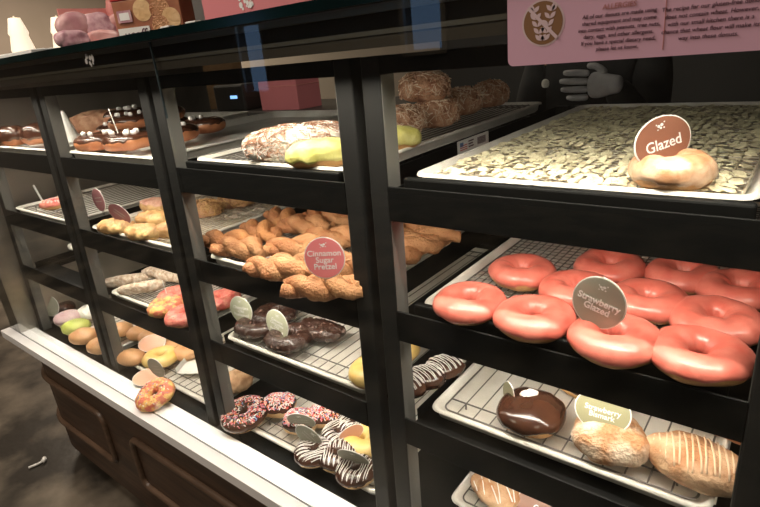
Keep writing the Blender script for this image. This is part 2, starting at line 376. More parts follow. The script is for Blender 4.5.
# ------------------------------------------------------------------ pastry shapes (local z = 0 is the underside)
def fb(p, s, seed): return noise.fractal(Vector(p)*s + Vector((seed*7.13, seed*3.7, seed*1.9)), 1.0, 2.0, 3)
class Donut:
    """ring pastry: centre radius R, tube half width r, half height h"""
    def __init__(s, R, r, h, wob=.0015, seed=0, rough=0.0, rs=90): s.R, s.r, s.h, s.wob, s.seed, s.rough, s.rs = R, r, h, wob, seed, rough, rs
    def P(s, th, ph, off=0):
        w_ = fb((math.cos(th)*.05, math.sin(th)*.05, 0), 22, s.seed)
        rr = s.r + w_*s.wob*1.2 + off; hh = s.h + w_*s.wob + off; R = s.R + fb((math.cos(th)*.05, math.sin(th)*.05, 3), 12, s.seed)*s.wob*1.5
        x = (R + rr*math.cos(ph)); z = s.h + hh*math.sin(ph)
        if math.sin(ph) < 0: z = max(z, s.h - hh*.88)
        p = Vector((x*math.cos(th), x*math.sin(th), max(z, 0)))
        if s.rough: 
            d = fb(p, s.rs, s.seed)*s.rough; p += Vector((math.cos(ph)*math.cos(th), math.cos(ph)*math.sin(th), max(0, math.sin(ph))))*d
        return p
    def body(s, n=56, m_=22):
        b = MB()
        for i in range(n):
            for j in range(m_): b.v.append(tuple(s.P(2*PI*i/n, 2*PI*j/m_)))
        for i in range(n):
            for j in range(m_): b.f.append((i*m_+j, ((i+1) % n)*m_+j, ((i+1) % n)*m_+(j+1) % m_, i*m_+(j+1) % m_)); b.mi.append(0)
        return b
    def icing(s, lowdeg=-25, off=.0016, n=64, m_=16, drip=14):
        b = MB(); e = []
        for i in range(n):
            th = 2*PI*i/n
            lo = math.radians(lowdeg + drip*fb((math.cos(th), math.sin(th), 0), 2.2, s.seed+5)*1.6); hi = PI + math.radians(30)
            for j in range(m_+1):
                ph = lo + (hi-lo)*j/m_; o_ = off if 0 < j < m_ else -.0012
                b.v.append(tuple(s.P(th, ph, o_)))
        k = m_+1
        for i in range(n):
            for j in range(m_): b.f.append((i*k+j, ((i+1) % n)*k+j, ((i+1) % n)*k+j+1, i*k+j+1)); b.mi.append(0)
        return b
    def top(s, x, y, off=0):
        d = math.hypot(x, y); t = (d - s.R)/s.r
        if abs(t) > .93: return None
        th = math.atan2(y, x); p = s.P(th, math.acos(t), off); return p.z
    def span(s): return s.R + s.r, s.R + s.r
class Blob:
    """bun / bar: half sizes a, b, c; e = squareness"""
    def __init__(s, a, b, c, e=2.0, seed=0, rough=.002, rs=30, taper=0, ridge=0): s.a, s.b, s.c, s.e, s.seed, s.rough, s.rs, s.taper, s.ridge = a, b, c, e, seed, rough, rs, taper, ridge
    def P(s, u, v, off=0):
        q = 2/s.e; f = lambda t, k=q: math.copysign(abs(t)**k, t)
        cu = math.cos(v); x = s.a*f(math.cos(u))*f(cu, min(1, q*1.1)); y = s.b*f(math.sin(u))*f(cu, min(1, q*1.1)); z = s.c*f(math.sin(v), .85)
        y *= 1 - s.taper*(x/s.a)**2
        n = Vector((x/s.a**2, y/s.b**2, z/s.c**2)); n = n.normalized() if n.length else Vector((0, 0, 1))
        p = Vector((x, y, z)); p += n*(fb(p, s.rs, s.seed)*s.rough + off)
        if s.ridge: p += n*abs(math.sin(x/s.a*s.ridge + y*20))*s.rough*1.6
        p.z += s.c
        if p.z < s.c*.16: p.z = s.c*.16
        p.z -= s.c*.16
        return p
    def body(s, n=48, m_=22, v0=-PI/2, off=0, seedlow=0):
        b = MB()
        for j in range(m_+1):
            for i in range(n):
                u = 2*PI*i/n
                lo = v0 if not seedlow else v0 + .25*fb((math.cos(u), math.sin(u), 0), 2.4, s.seed+3)
                b.v.append(tuple(s.P(u, lo + (PI/2-lo)*j/m_, off if not (seedlow and j == 0) else -.001)))
        for j in range(m_):
            for i in range(n): b.f.append((j*n+i, j*n+(i+1) % n, (j+1)*n+(i+1) % n, (j+1)*n+i)); b.mi.append(0)
        return b
    def icing(s, low=.05, off=.0016): return s.body(48, 14, low, off, 1)
    def top(s, x, y, off=0):
        yb = s.b*(1 - s.taper*(x/s.a)**2)
        t = (abs(x)/s.a)**s.e + (abs(y)/yb)**s.e
        if t > .9: return None
        return s.c*(1-t)**(1/s.e if s.e < 3 else .4) + s.c*.84 + off
    def span(s): return s.a, s.b
def twist(L=.15, amp=.011, r=.013, turns=3, curve=.0, seed=0, n=60):
    b = MB()
    for k in range(2):
        pts = []
        for i in range(n):
            t = i/(n-1); a = turns*PI*t + k*PI; env = .55 + .45*math.sin(PI*t)
            x = (t-.5)*L; y = math.cos(a)*amp*env*1.25 + curve*math.sin(PI*t); z = r*.95 + amp*.55 + math.sin(a)*amp*.6*env
            pts.append((x, y, z))
        b.tube(pts, r, 12, taper=lambda t: .62 + .42*math.sin(PI*min(max(t, .04), .96)))
    for i, v in enumerate(b.v):
        p = Vector(v); d = fb(p, 60, seed)*.0022; b.v[i] = (p.x+d, p.y+d, max(0, p.z+d))
    return b
def shaggy(S, n, L, wd, mats_, seed, zmax=1.0):
    """strands lying on a Blob"""
    rnd = random.Random(seed); b = MB()
    for i in range(n):
        u = rnd.uniform(0, 2*PI); v = math.asin(rnd.uniform(-.35, 1)); p = S.P(u, v, .001); q = S.P(u+.05, v, .001); r_ = S.P(u, v+.05, .001)
        a = (q-p); c = (r_-p); nn = a.cross(c)
        if nn.length < 1e-10: continue
        nn.normalize(); g = rnd.uniform(0, 2*PI); a.normalize(); c.normalize()
        d = (a*math.cos(g) + c*math.sin(g)).normalized(); e = d.cross(nn); l = L*rnd.uniform(.5, 1.3)
        pts = [p - d*l*.5, p + nn*rnd.uniform(.0005, .0022), p + d*l*.5 + nn*rnd.uniform(-.001, .002)]
        b.tube([tuple(x) for x in pts], wd*rnd.uniform(.7, 1.3), 4, mi=rnd.randrange(len(mats_)))
    return b
def sprinkles(S, n, seed, L=.0052, wd=.0012, near=False):
    rnd = random.Random(seed); b = MB(); a, c = S.span(); k = 0; tries = 0
    while k < n and tries < n*12:
        tries += 1
        x, y = rnd.uniform(-a, a), rnd.uniform(-c, c); z = S.top(x, y, .0026)
        if z is None: continue
        g = rnd.uniform(0, PI); dx, dy = math.cos(g)*L/2, math.sin(g)*L/2
        z0 = S.top(x-dx, y-dy, .0026) or z; z1 = S.top(x+dx, y+dy, .0026) or z
        b.tube([(x-dx, y-dy, z0), (x+dx, y+dy, z1)], wd, 4, mi=rnd.randrange(len(SPR))); k += 1
    return b
def drizzle(S, nz, seed, wd=.0012, ang=0.5, width=None, off=.0016):
    rnd = random.Random(seed); b = MB(); a, c = S.span(); rad = max(a, c); ca, sa = math.cos(ang), math.sin(ang); run = []
    N = nz*40
    for i in range(N+1):
        t = i/N; s_ = (t*2-1)*rad; q = math.sin(t*nz*PI*2)*rad*.95
        x = ca*s_ - sa*q; y = sa*s_ + ca*q; z = S.top(x, y, off)
        if z is None:
            if len(run) > 3: b.tube(run, wd, 5)
            run = []
        else: run.append((x + rnd.uniform(-.0004, .0004), y + rnd.uniform(-.0004, .0004), z))
    if len(run) > 3: b.tube(run, wd, 5)
    return b
def pastry_thing(name, label, cat, S, body_m, pos, rot=0, group=None, ice=None, spr=0, driz=0, dang=.5, dw=.0012, drm='white_icing', low=-25, seed=0, tilt=(0, 0), off=.0016, drip=14):
    t = thing(name, label, cat, pos, (tilt[0], tilt[1], rot), group)
    S.body().build('dough', M[body_m], t, smooth=True)
    if ice:
        (S.icing(low, off, drip=drip) if isinstance(S, Donut) else S.icing(math.radians(low), off)).build('icing', M[ice], t, smooth=True)
    if spr: tag(sprinkles(S, spr, seed+1).build('sprinkles', [M[q] for q in SPR], t), kind='stuff')
    if driz: drizzle(S, driz, seed+2, dw, dang).build('icing_drizzle', M[drm], t, smooth=True)
    return t
def on(u, v, lv, h=.018, dz=0):
    """point on the rack of level lv below the object whose middle height shows at (u, v)"""
    z = TOP[lv]; p = at(u, v, z+h+dz); return Vector((p.x, p.y, z+dz))

# ------------------------------------------------------------------ flavour cards
M['card_rim'] = mat('card_white_edge', (.80, .78, .74), .4)
M['card_brown'] = mat('card_brown', (.27, .115, .072), .4)
M['card_grey'] = mat('card_sage_grey', (.36, .35, .28), .4)
M['card_pink'] = mat('card_pink', (.80, .22, .23), .4)
M['card_cream'] = mat('card_pale_green', (.60, .60, .43), .4)
M['card_tan'] = mat('card_tan', (.30, .28, .165), .4)
M['card_mauve'] = mat('card_mauve', (.34, .14, .15), .4)
M['card_salmon'] = mat('card_salmon', (.66, .34, .22), .4)
M['text_white'] = mat('white_lettering', (.86, .84, .82), .5)
M['faded'] = mat('faded_lettering', (.50, .48, .42), .5)
M['text_dark'] = mat('dark_lettering', (.10, .035, .05), .5)
def text_mesh(body, size, off=0.0, shear=0, align='CENTER', space=1.0, ext=.0002):
    cu = bpy.data.curves.new('lettering', 'FONT'); cu.body = body; cu.size = size; cu.align_x = align; cu.align_y = 'CENTER'; cu.extrude = ext; cu.offset = off; cu.shear = shear; cu.space_line = space; cu.resolution_u = 3
    o = bpy.data.objects.new('lettering', cu); C.objects.link(o); bpy.context.view_layer.update()
    me = bpy.data.meshes.new_from_object(o.evaluated_get(bpy.context.evaluated_depsgraph_get())); bpy.data.objects.remove(o); return me
def basis(yaw, pitch, roll):
    """card frame: local x right, y up, z out of the face; yaw 0 faces -Y (the customer)"""
    return Matrix.Rotation(yaw, 4, 'Z') @ Matrix.Rotation(PI/2 - pitch, 4, 'X') @ Matrix.Rotation(roll, 4, 'Z')
def card(label, pos, lines, face, yaw=0, pitch=0, roll=0, rx=.036, ry=.036, size=.014, off=.0003, tm='text_white', logo=True, group='round flavour cards', pick=.03):
    t = thing('flavour_card', label, 'card', group=group); t.matrix_world = Matrix.Translation(pos) @ basis(yaw, pitch, roll)
    def disc(a, c, z0, z1, name, m_):
        b = MB(); n = 40; s0 = 0
        for z in (z0, z1):
            for i in range(n): b.v.append((a*math.cos(2*PI*i/n), c*math.sin(2*PI*i/n), z))
        for i in range(n): b.f.append((i, (i+1) % n, n+(i+1) % n, n+i)); b.mi.append(0)
        b.f.append(tuple(reversed(range(n)))); b.mi.append(0); b.f.append(tuple(range(n, 2*n))); b.mi.append(0)
        b.build(name, M[m_], t)
    disc(rx, ry, -.0012, .0, 'card_edge', 'card_rim'); disc(rx*.955, ry*.955, -.0005, .0006, 'card_face', face)
    if isinstance(lines, int):
        b = MB(); rnd = random.Random(lines + int(rx*1e4))
        for q in range(lines):
            x = -rx*.5; yy = ry*(.18 - .30*q)
            while x < rx*.45:
                l = rnd.uniform(.0015, .004); b.box(x, x+l, yy-.0012, yy+.0012, .0007, .0009); x += l + .0009
        b.build('faded_lettering', M['faded'], t)
    elif lines:
        me = text_mesh('\n'.join(lines), size, off, 0, space=.82); link('lettering', me, M[tm], t, loc=(0, -ry*.10, .0008))
    if logo:
        b = MB(); rnd = random.Random(3)
        for (x, y, a_) in ((-.003, .001, .0022), (.0015, .002, .0024), (-.0005, -.0015, .0018), (.004, -.002, .0013), (-.006, .003, .0011), (.0055, .0045, .0012), (-.005, -.003, .0010)):
            n = 8; s = len(b.v)
            for i in range(n): b.v.append((x + a_*math.cos(2*PI*i/n), y + ry*.60 + a_*.8*math.sin(2*PI*i/n), .0010))
            b.f.append(tuple(range(s, s+n))); b.mi.append(0)
        b.build('bee_emblem', M['text_white'], t)
    b = MB()
    for sx in (-.004, .004): b.tube([(sx, -ry*.80, -.0018), (sx, -ry-pick*.4, -.0018), (sx*.4, -ry-pick, -.0018)], .0007, 5)
    b.build('wire_pick', M['wire'], t)
    return t

# ================================================================== nearest rack (bay 4)
def flakes(name, label, x0, x1, y0, y1, z, nx, ny, mats_, seed, skip=.2, hgt=.003, cat='crumbs'):
    rnd = random.Random(seed); b = MB(); cx, cy = (x0+x1)/2, (y0+y1)/2
    for i in range(nx):
        for j in range(ny):
            if rnd.random() < skip + .5*max(0, fb((i*.3, j*.3, 0), .6, seed)): continue
            x = x0 + (x1-x0)*(i+.5)/nx - cx + rnd.uniform(-.003, .003); y = y0 + (y1-y0)*(j+.5)/ny - cy + rnd.uniform(-.003, .003)
            a = (x1-x0)/nx*rnd.uniform(.38, .72); c = (y1-y0)/ny*rnd.uniform(.40, .85); g = rnd.uniform(-.3, .3); n = rnd.randint(5, 7); s = len(b.v)
            tilt = rnd.uniform(-.35, .35); tl2 = rnd.uniform(-.25, .25); h0 = rnd.uniform(.0002, hgt)
            for zz in (0, 1):
                for k in range(n):
                    q = g + 2*PI*k/n; rr = rnd.uniform(.75, 1.15) if zz == 0 else 1
                    if zz == 0: px, py = a*math.cos(q)*rr, c*math.sin(q)*rr
                    else: px, py = b.v[s+k][0]-x, b.v[s+k][1]-y; px *= .8; py *= .8
                    b.v.append((x+px, y+py, max(0, h0 + px*tilt + py*tl2) + zz*.0012))
            for k in range(n): b.f.append((s+k, s+(k+1) % n, s+n+(k+1) % n, s+n+k)); b.mi.append(0)
            b.f.append(tuple(s+n+k for k in range(n))); b.mi.append(0)
    return tag(b.build(name, mats_, None, loc=(cx, cy, z)), label, cat, kind='stuff')
flakes('dried_glaze', 'crust of dried cream coloured glaze flakes covering the top nearest rack', .046, .455, .058, .79, TOP[1], 27, 40, M['flake'], 4, .0, .0035, 'glaze crust')
D = lambda seed, R=.0355, r=.0235, h=.0180, **k: Donut(R, r, h, seed=seed, **k)
pastry_thing('glazed_donut', 'pale glazed ring donut alone on the crusted top tray', 'donut', Donut(.0255, .0215, .0205, seed=2, wob=.003), 'dough', on(671, 172, 1, .018), .3, ice='glaze', low=-35)
card('brown oval card reading Glazed standing in the glazed donut', aty(663, 141.5, on(670, 171, 1, .018).y - .004), ['Glazed'], 'card_brown', math.radians(52), math.radians(8), math.radians(10), .0405, .031, .0185, .0001, pick=.014)
SB = [(468, 302, 'front left corner of the strawberry tray'), (531, 317, 'front row, second from the left of the strawberry tray'), (520, 271, 'back left of the strawberry tray'),
      (575, 290, 'middle of the strawberry tray, just left of the sage card'), (607, 266, 'back row behind the sage card'), (612, 338, 'front row, right under the sage card'),
      (646, 300, 'middle row directly right of the sage card'), (682, 274, 'back row, dough showing along its side'), (697, 354, 'front right, largest in the picture'),
      (714, 320, 'second row, behind the largest front donut'), (738, 289, 'right edge of the photo, back row')]
for i, (u, v, wh) in enumerate(SB):
    pastry_thing('strawberry_donut', 'strawberry pink glazed ring donut, ' + wh, 'donut', D(10+i, wob=.0022), 'dough', on(u, v, 2, .021) + Vector((.002, .004, 0)), i*1.1, 'strawberry glazed donuts on the second shelf', ice='strawberry', low=-32 + (i % 3)*6)
p = on(612, 338, 2, .021)
card('sage grey round card reading Strawberry Glazed among the pink donuts', aty(598.5, 303, p.y + .004), ['Strawberry', 'Glazed'], 'card_grey', math.radians(-6), math.radians(6), math.radians(-12), .0375, .0375, .0132, .0003, pick=.016)
# third shelf
t = pastry_thing('chocolate_donut', 'round chocolate iced filled donut with a white icing dab', 'donut', Blob(.056, .056, .026, 2.3, 3, .002), 'dough', on(531, 411, 3, .024), 0, ice='chocolate', low=-12)
Blob(.016, .010, .003, 2, 5, .004, 90).body(24, 10).build('icing_dab', M['white_icing'], t, smooth=True, loc=(-.008, .014, .0455), rot=(-.12, 0, .9))
card('pale card seen edge-on leaning in the chocolate iced donut', aty(508.5, 394, on(520, 402, 3, .02).y-.008), [], 'card_tan', math.radians(-38), math.radians(-8), math.radians(-30), .019, .038, logo=False, pick=.010)
pastry_thing('chocolate_bar_donut', 'dark chocolate bar donut partly hidden behind the round chocolate donut', 'donut', Blob(.070, .026, .022, 2.6, 6), 'dough', on(548, 396, 3, .016) + Vector((.03, .06, 0)), -.5, ice='chocolate', low=-5, driz=4)
pastry_thing('sugared_bun', 'sugar dusted bun with the tan card stuck in its top', 'bun', Blob(.054, .050, .030, 2.6, 8, .007, 30), 'sugared', on(610, 440, 3, .022), .3)
card('tan oval card reading Strawberry Bismark in the sugared bun', aty(602.5, 411, on(607, 430, 3, .03).y - .012), ['Strawberry', 'Bismark'], 'card_tan', math.radians(8), math.radians(25), math.radians(-4), .042, .034, .0118, .0001, pick=.010)
pastry_thing('bismark', 'large tan bismark with diagonal sugar streaks at the front right', 'pastry', Blob(.074, .047, .031, 2.0, 9, .0035, 30, taper=.40), 'bismark', on(697, 463, 3, .026), -.12, driz=9, dang=.35, dw=.0014, drm='sugar_streak')
pastry_thing('bun', 'tan glazed bun behind the sugared bun, mostly hidden by the shelf above', 'bun', Blob(.056, .046, .028, 2.2, 12, .003), 'bismark', on(650, 424, 3, .02) + Vector((0, .09, 0)), .4)
pastry_thing('bun', 'flat brown pastry behind the streaked bismark', 'bun', Blob(.06, .035, .016, 2.2, 13, .003), 'brown_dough', on(715, 438, 3, .012) + Vector((.02, .045, 0)), -.1)
# deck tray
pastry_thing('apple_fritter', 'iced fritter on the lowest nearest tray behind its front frame', 'pastry', Blob(.058, .045, .020, 2.2, 15, .006, 40), 'bismark', on(497, 489, 4, .016), -.4, driz=4, drm='white_icing', dang=1.1)
t = card('salmon brown card with white writing lying on the lowest nearest tray', at(536, 506, TOP[4]+.02), ['C'], 'card_brown', math.radians(20), math.radians(50), 0, .04, .034, .014, .0004, logo=False, pick=.006)
for i, (u, v) in enumerate(((575, 530), (640, 560), (520, 540))):
    pass

# ================================================================== second nearest rack (bay 3), top shelf
S = Blob(.115, .040, .037, 2.8, 21, .003, 40)
t = pastry_thing('coconut_roll', 'long white coconut covered roll on the top shelf', 'roll', S, 'coconut', on(296, 146, 1, .028) + Vector((0, .014, 0)), math.radians(38))
tag(shaggy(S, 900, .014, .0008, [0, 0, 1], 2).build('coconut_flakes', [M['coco_white'], M['coconut_brown']], t), kind='stuff')
S = Blob(.066, .030, .027, 2.6, 22, .003, 40)
pastry_thing('yellow_roll', 'yellow green iced roll in front of the coconut roll', 'roll', S, 'dough', on(322, 157, 1, .016) + Vector((0.004, -.004, 0)), math.radians(36), ice='yellow_green', low=-20)
pastry_thing('yellow_roll', 'yellow green iced roll end to the right of the dark posts', 'roll', Blob(.055, .030, .024, 2.5, 23, .003, 40), 'dough', on(399, 141, 1, .016) + Vector((-.012, 0, 0)), math.radians(30), ice='yellow_green', low=-25)
SG = 'toasted coconut rolls piled on the top shelf'
for i, (px, py, a, c, h, dz, lab) in enumerate(((-.245, .49, .060, .042, .036, .064, 'toasted coconut roll topmost of the pile'), (-.225, .50, .056, .040, .036, 0, 'toasted coconut roll under the topmost one'),
        (-.255, .40, .056, .040, .034, 0, 'toasted coconut roll at the front left of the pile'), (-.225, .63, .050, .036, .036, .01, 'toasted coconut roll in the middle right of the pile'), (-.215, .77, .052, .036, .036, .012, 'toasted coconut roll at the right end of the pile'))):
    S = Blob(a, c, h, 2.7, 30+i, .003, 40); ps = Vector((px, py, TOP[1] + dz))
    t = pastry_thing('coconut_roll', lab, 'roll', S, 'coconut_brown', ps, math.radians(25 + 9*i), SG)
    tag(shaggy(S, 420, .024, .0011, [0, 0], 60+i).build('coconut_flakes', [M['coco_flake'], M['coconut_brown']], t), kind='stuff')
# second shelf: pretzels
PZ = [(232, 240, .3, 'leftmost twist, front'), (262, 232, -.2, 'second row left'), (240, 251, .15, 'front left corner'), (283, 266, .5, 'front middle, left of the pink card'), (300, 268, .75, 'front, touching the pink card'),
      (322, 290, .45, 'front right, under the pink card'), (300, 246, .6, 'middle, behind the front row'), (285, 219, -.2, 'back left'), (305, 228, .2, 'back middle'), (330, 218, .1, 'back right'),
      (335, 238, .3, 'right, behind the pink card'), (412, 254, 1.3, 'right of the dark posts, front'), (408, 231, .1, 'right of the dark posts, back'), (345, 268, .6, 'right of the pink card'), (425, 243, .9, 'far right of the tray')]
for i, (u, v, r_, wh) in enumerate(PZ):
    b = twist(.150, .0150, .0180, 2 + (i % 2)*.5, .014*((i % 3)-1), 40+i)
    o = b.build('pretzel_twist', M['cinnamon' if i not in (0, 1, 7) else 'cinnamon_dark'], None, smooth=True, loc=on(u, v, 2, .022), rot=(0, 0, r_))
    tag(o, 'cinnamon sugar pretzel twist, ' + wh, 'pretzel', 'cinnamon sugar pretzel twists')
card('pink round card reading Cinnamon Sugar Pretzel on the pretzels', aty(324.5, 258, on(322, 288, 2, .02).y - .006), ['Cinnamon', 'Sugar', 'Pretzel'], 'card_pink', math.radians(30), math.radians(6), 0, .037, .038, .0148, .0001, pick=.012)
# third shelf
OF = [(258, 325, 'behind the left pale card'), (289, 338, 'under the right pale card'), (276, 314, 'back left, behind both cards')]
for i, (u, v, wh) in enumerate(OF):
    pastry_thing('chocolate_old_fashioned', 'crackled chocolate old fashioned donut ' + wh, 'donut', Donut(.036, .0235, .0165, .003, 50+i, .0016, 70), 'choc_pale_specks', on(u, v, 3, .015), i, 'chocolate old fashioned donuts on the third shelf')
pastry_thing('nutty_chocolate_donut', 'chopped nut topped chocolate donut right of the old fashioned donuts', 'donut', Blob(.068, .036, .018, 2.3, 55, .006, 90), 'choc_pale_specks', on(320, 330, 3, .014), .1, spr=0)
card('pale oval card, left of the two on the third shelf', aty(241, 310, on(250, 322, 3, .015).y-.010), ['Chocolate', 'Old', 'Fashioned'], 'card_cream', math.radians(10), math.radians(4), 0, .036, .037, .0120, .0001, pick=.010)
card('pale oval card, right of the two on the third shelf', aty(277, 324.5, on(283, 334, 3, .015).y-.012), ['Coconut', 'Chocolate', 'Old', 'Fashioned'], 'card_cream', math.radians(2), math.radians(4), math.radians(-12), .037, .038, .0105, .0001, pick=.010)
pastry_thing('yellow_donut', 'pale yellow iced donut beside the dark post on the third shelf', 'donut', Donut(.030, .022, .018, seed=57), 'dough', on(374, 371, 3, .018), 0, ice='yellow_glaze')
pastry_thing('yellow_donut', 'pale yellow iced donut at the back of the third shelf by the dark post', 'donut', Donut(.030, .022, .018, seed=58), 'dough', on(400, 352, 3, .018)+Vector((-.012, 0, 0)), 0, ice='yellow_glaze')
# deck tray: sprinkles and drizzled
def deckz(u, v, h): return on(u, v, 4, h)
pastry_thing('sprinkle_donut', 'chocolate ring donut with mixed sprinkles at the front left of its tray', 'donut', Donut(.037, .026, .020, seed=61), 'dough', deckz(242, 416, .020) + Vector((.004, .008, .003)), 0, ice='chocolate', spr=620, low=-22, seed=61, tilt=(.10, 0))
for i, (u, v, wh) in enumerate(((279, 405, 'behind the front sprinkle ring'), (301, 421, 'under the flat card, in the middle'), (326, 415, 'at the right of its row'))):
    pastry_thing('sprinkle_bar', 'pink iced bar with mixed sprinkles ' + wh, 'donut', Blob(.045, .038, .024, 3.0, 63+i, .001), 'dough_light', deckz(u, v, .022), .5, 'sprinkle bars on the deck tray', ice='chocolate', spr=520, low=0, seed=63+i)
for i, (u, v, wh) in enumerate(((314, 452, 'at the front edge of the tray'), (340, 434, 'in the middle row, behind the cards'), (354, 424, 'in the back row'), (356, 471, 'at the front right, beside the dark post'), (338, 456, 'between the cards'))):
    S = Donut(.0265, .0205, .017, seed=70+i)
    pastry_thing('drizzled_donut', 'chocolate donut with white drizzle ' + wh, 'donut', S, 'dough_light', deckz(u, v, .018), i*.3, 'white drizzled chocolate donuts on the deck tray', ice='chocolate', driz=8, dang=-.6, dw=.0013, seed=70+i, low=-10)
for i, (u, v, wh) in enumerate(((418, 391, 'nearest the post'), (438, 381, 'in the middle'), (458, 370, 'at the back'))):
    pastry_thing('rocky_bar', 'dark drizzled chocolate bar, third shelf, seen right of the posts, ' + wh, 'donut', Blob(.04, .03, .02, 2.6, 80+i, .004, 60), 'chocolate', on(u, v, 3, .02) + Vector((-.03, 0, 0)), .9, 'drizzled chocolate bars at the right of the third shelf', driz=7, dang=.4, dw=.0010, seed=80+i)
pastry_thing('yellow_donut', 'pale yellow donut beside the salmon card on the deck tray', 'donut', Donut(.030, .024, .018, seed=76), 'dough_light', deckz(364, 440, .018), 0, ice='yellow_glaze')
card('grey green card lying flat over the sprinkle bars', at(301, 421, TOP[4]+.052), 2, 'card_grey', math.radians(25), math.radians(-22), math.radians(0), 0.037, 0.034, .0125, .0001, pick=.006)
card('grey green card tilted steeply in the front drizzled donut', at(309, 437, TOP[4]+.048), 2, 'card_grey', math.radians(20), math.radians(-5), math.radians(-50), 0.04, 0.027, .0125, .0001, pick=.012)
card('grey green card standing in the front right drizzled donut', at(353, 458, TOP[4]+.050), 2, 'card_grey', math.radians(15), math.radians(-22), math.radians(-12), 0.038, 0.034, .0125, .0001, pick=.010)
card('yellow tan card leaning at the back of the drizzled donuts', at(351, 434, TOP[4]+.042), [], 'card_salmon', math.radians(40), math.radians(0), math.radians(35), 0.036, 0.02, logo=False, pick=.008)

# ================================================================== third nearest rack (bay 2)
pastry_thing('twist_roll', 'long golden brown roll at the back of the chocolate tray', 'roll', Blob(.11, .040, .042, 2.7, 90, .006, 40), 'coconut_brown', Vector((-1.62, .34, TOP[1])), .75)
MG = 'chocolate donuts with marshmallows on the top shelf'
MPOS = [(-1.33, .26, 0, 'back left, lower layer', 0), (-.965, .10, 0, 'front middle, largest in view', 0), (-1.15, .33, .040, 'back right with a cream squiggle', 1), (-1.10, .085, 0, 'front left corner', 0), (-.93, .225, 0, 'right, beside the second post', 0), (-.985, .36, 0, 'right of the second post, alone', 0),
        (-1.20, .24, .03, 'upper layer, behind the front left one', 0), (-1.17, .36, 0, 'lower layer under the squiggle one', 0), (-1.33, .30, .040, 'upper layer at the far left', 0)]
for i, (px, py, dz, wh, sq) in enumerate(MPOS):
    S = Donut(.040, .027, .021, seed=90+i, wob=.003)
    t = pastry_thing('marshmallow_donut', 'chocolate donut with white marshmallows, ' + wh, 'donut', S, 'brown_dough', Vector((px, py, TOP[1]+dz)), i, MG, ice='chocolate', low=10, seed=90+i)
    rnd = random.Random(i)
    for k in range(5 if not sq else 2):
        a = rnd.uniform(0, 2*PI); x, y = .036*math.cos(a), .036*math.sin(a)
        Blob(.008, .006, .006, 3, k, .0008).body(14, 8).build('marshmallow', M['white_icing'], t, smooth=True, loc=(x, y, S.top(x, y, 0) or .03))
    if sq:
        b = MB(); b.tube([(x*.001, (8*math.sin(x/6)) * .001, .043) for x in range(-26, 27, 2)], .004, 8); b.build('cream_squiggle', M['cream'], t, smooth=True)
b = MB(); b.tube([(0, 0, 0), (-.018, .0, .072)], .0016, 6); tag(b.build('wooden_stick', M['card_rim'], None, loc=(-1.05, .12, .045)), 'thin pale stick standing up among the chocolate donuts', 'stick')
b = MB(); b.box(-.20, .20, -.29, .29, 0, .0012); tag(b.build('parchment_sheet', mat('white_parchment', (.80, .77, .72), .6), None, loc=(bx0(2)+.25, .345, ZR[1]-.0232)), 'white parchment lining the tray of marshmallow donuts', 'paper')
# second shelf
for i, (u, v, r_, wh) in enumerate(((150, 219, .3, 'brightest, beside the post'), (152, 206, .1, 'behind the bright one'), (112, 227, .25, 'front left under the round cards'), (140, 233, .2, 'front middle'), (170, 231, .4, 'front right'))):
    S = Blob(.058, .030, .019, 2.4, 110+i, .003, 60, ridge=14)
    pastry_thing('ham_croissant', 'filled croissant roll, ' + wh, 'croissant', S, 'croissant', on(u, v, 2, .018) + Vector((0, .012, 0)), r_, 'filled croissant rolls behind the mauve cards', ice='ham' if i == 1 else None, low=20)
S = Blob(.05, .03, .018, 2.4, 116, .003, 40)
pastry_thing('pink_pastry', 'pink sugared pastry with crumbs at the far left end', 'pastry', S, 'dough', on(55, 204, 2, .016), .7, ice='fruity_pink', low=-10, spr=120, seed=9)
card('mauve card, the upright one of two on the second shelf', aty(98.5, 200, on(99, 218, 2, .015).y), 2, 'card_mauve', math.radians(6), math.radians(0), math.radians(6), 0.03, 0.036, .011, .0001, pick=.012, logo=False)
card('mauve card, the lower tilted one of two on the second shelf', aty(119.5, 214, on(119, 226, 2, .015).y), 2, 'card_mauve', math.radians(20), math.radians(0), math.radians(-35), 0.04, 0.025, .010, .0001, pick=.012, logo=False)
flakes('sugar_crumbs', 'grey crumbs scattered over the empty rear of the second shelf tray', bx0(2)+.05, bx0(2)+.45, .22, .62, TOP[2], 20, 22, M['flake_grey'], 14, .35, .003)
# toasted shaggy rolls
for i, (u, v, wh) in enumerate(((206, 210, 'left one beside the post'), (238, 201, 'right one, further back'))):
    S = Blob(.055, .034, .026, 2.5, 120+i, .003, 40)
    t = pastry_thing('coconut_roll', 'shaggy golden coconut roll on the second shelf, ' + wh, 'roll', S, 'coconut_brown', on(u, v, 2, .02) + Vector((-.01, .0, 0)), .6, 'shaggy golden coconut rolls')
    tag(shaggy(S, 420, .020, .0011, [0, 0], 160+i).build('coconut_flakes', [M['coco_dk']], t), kind='stuff')
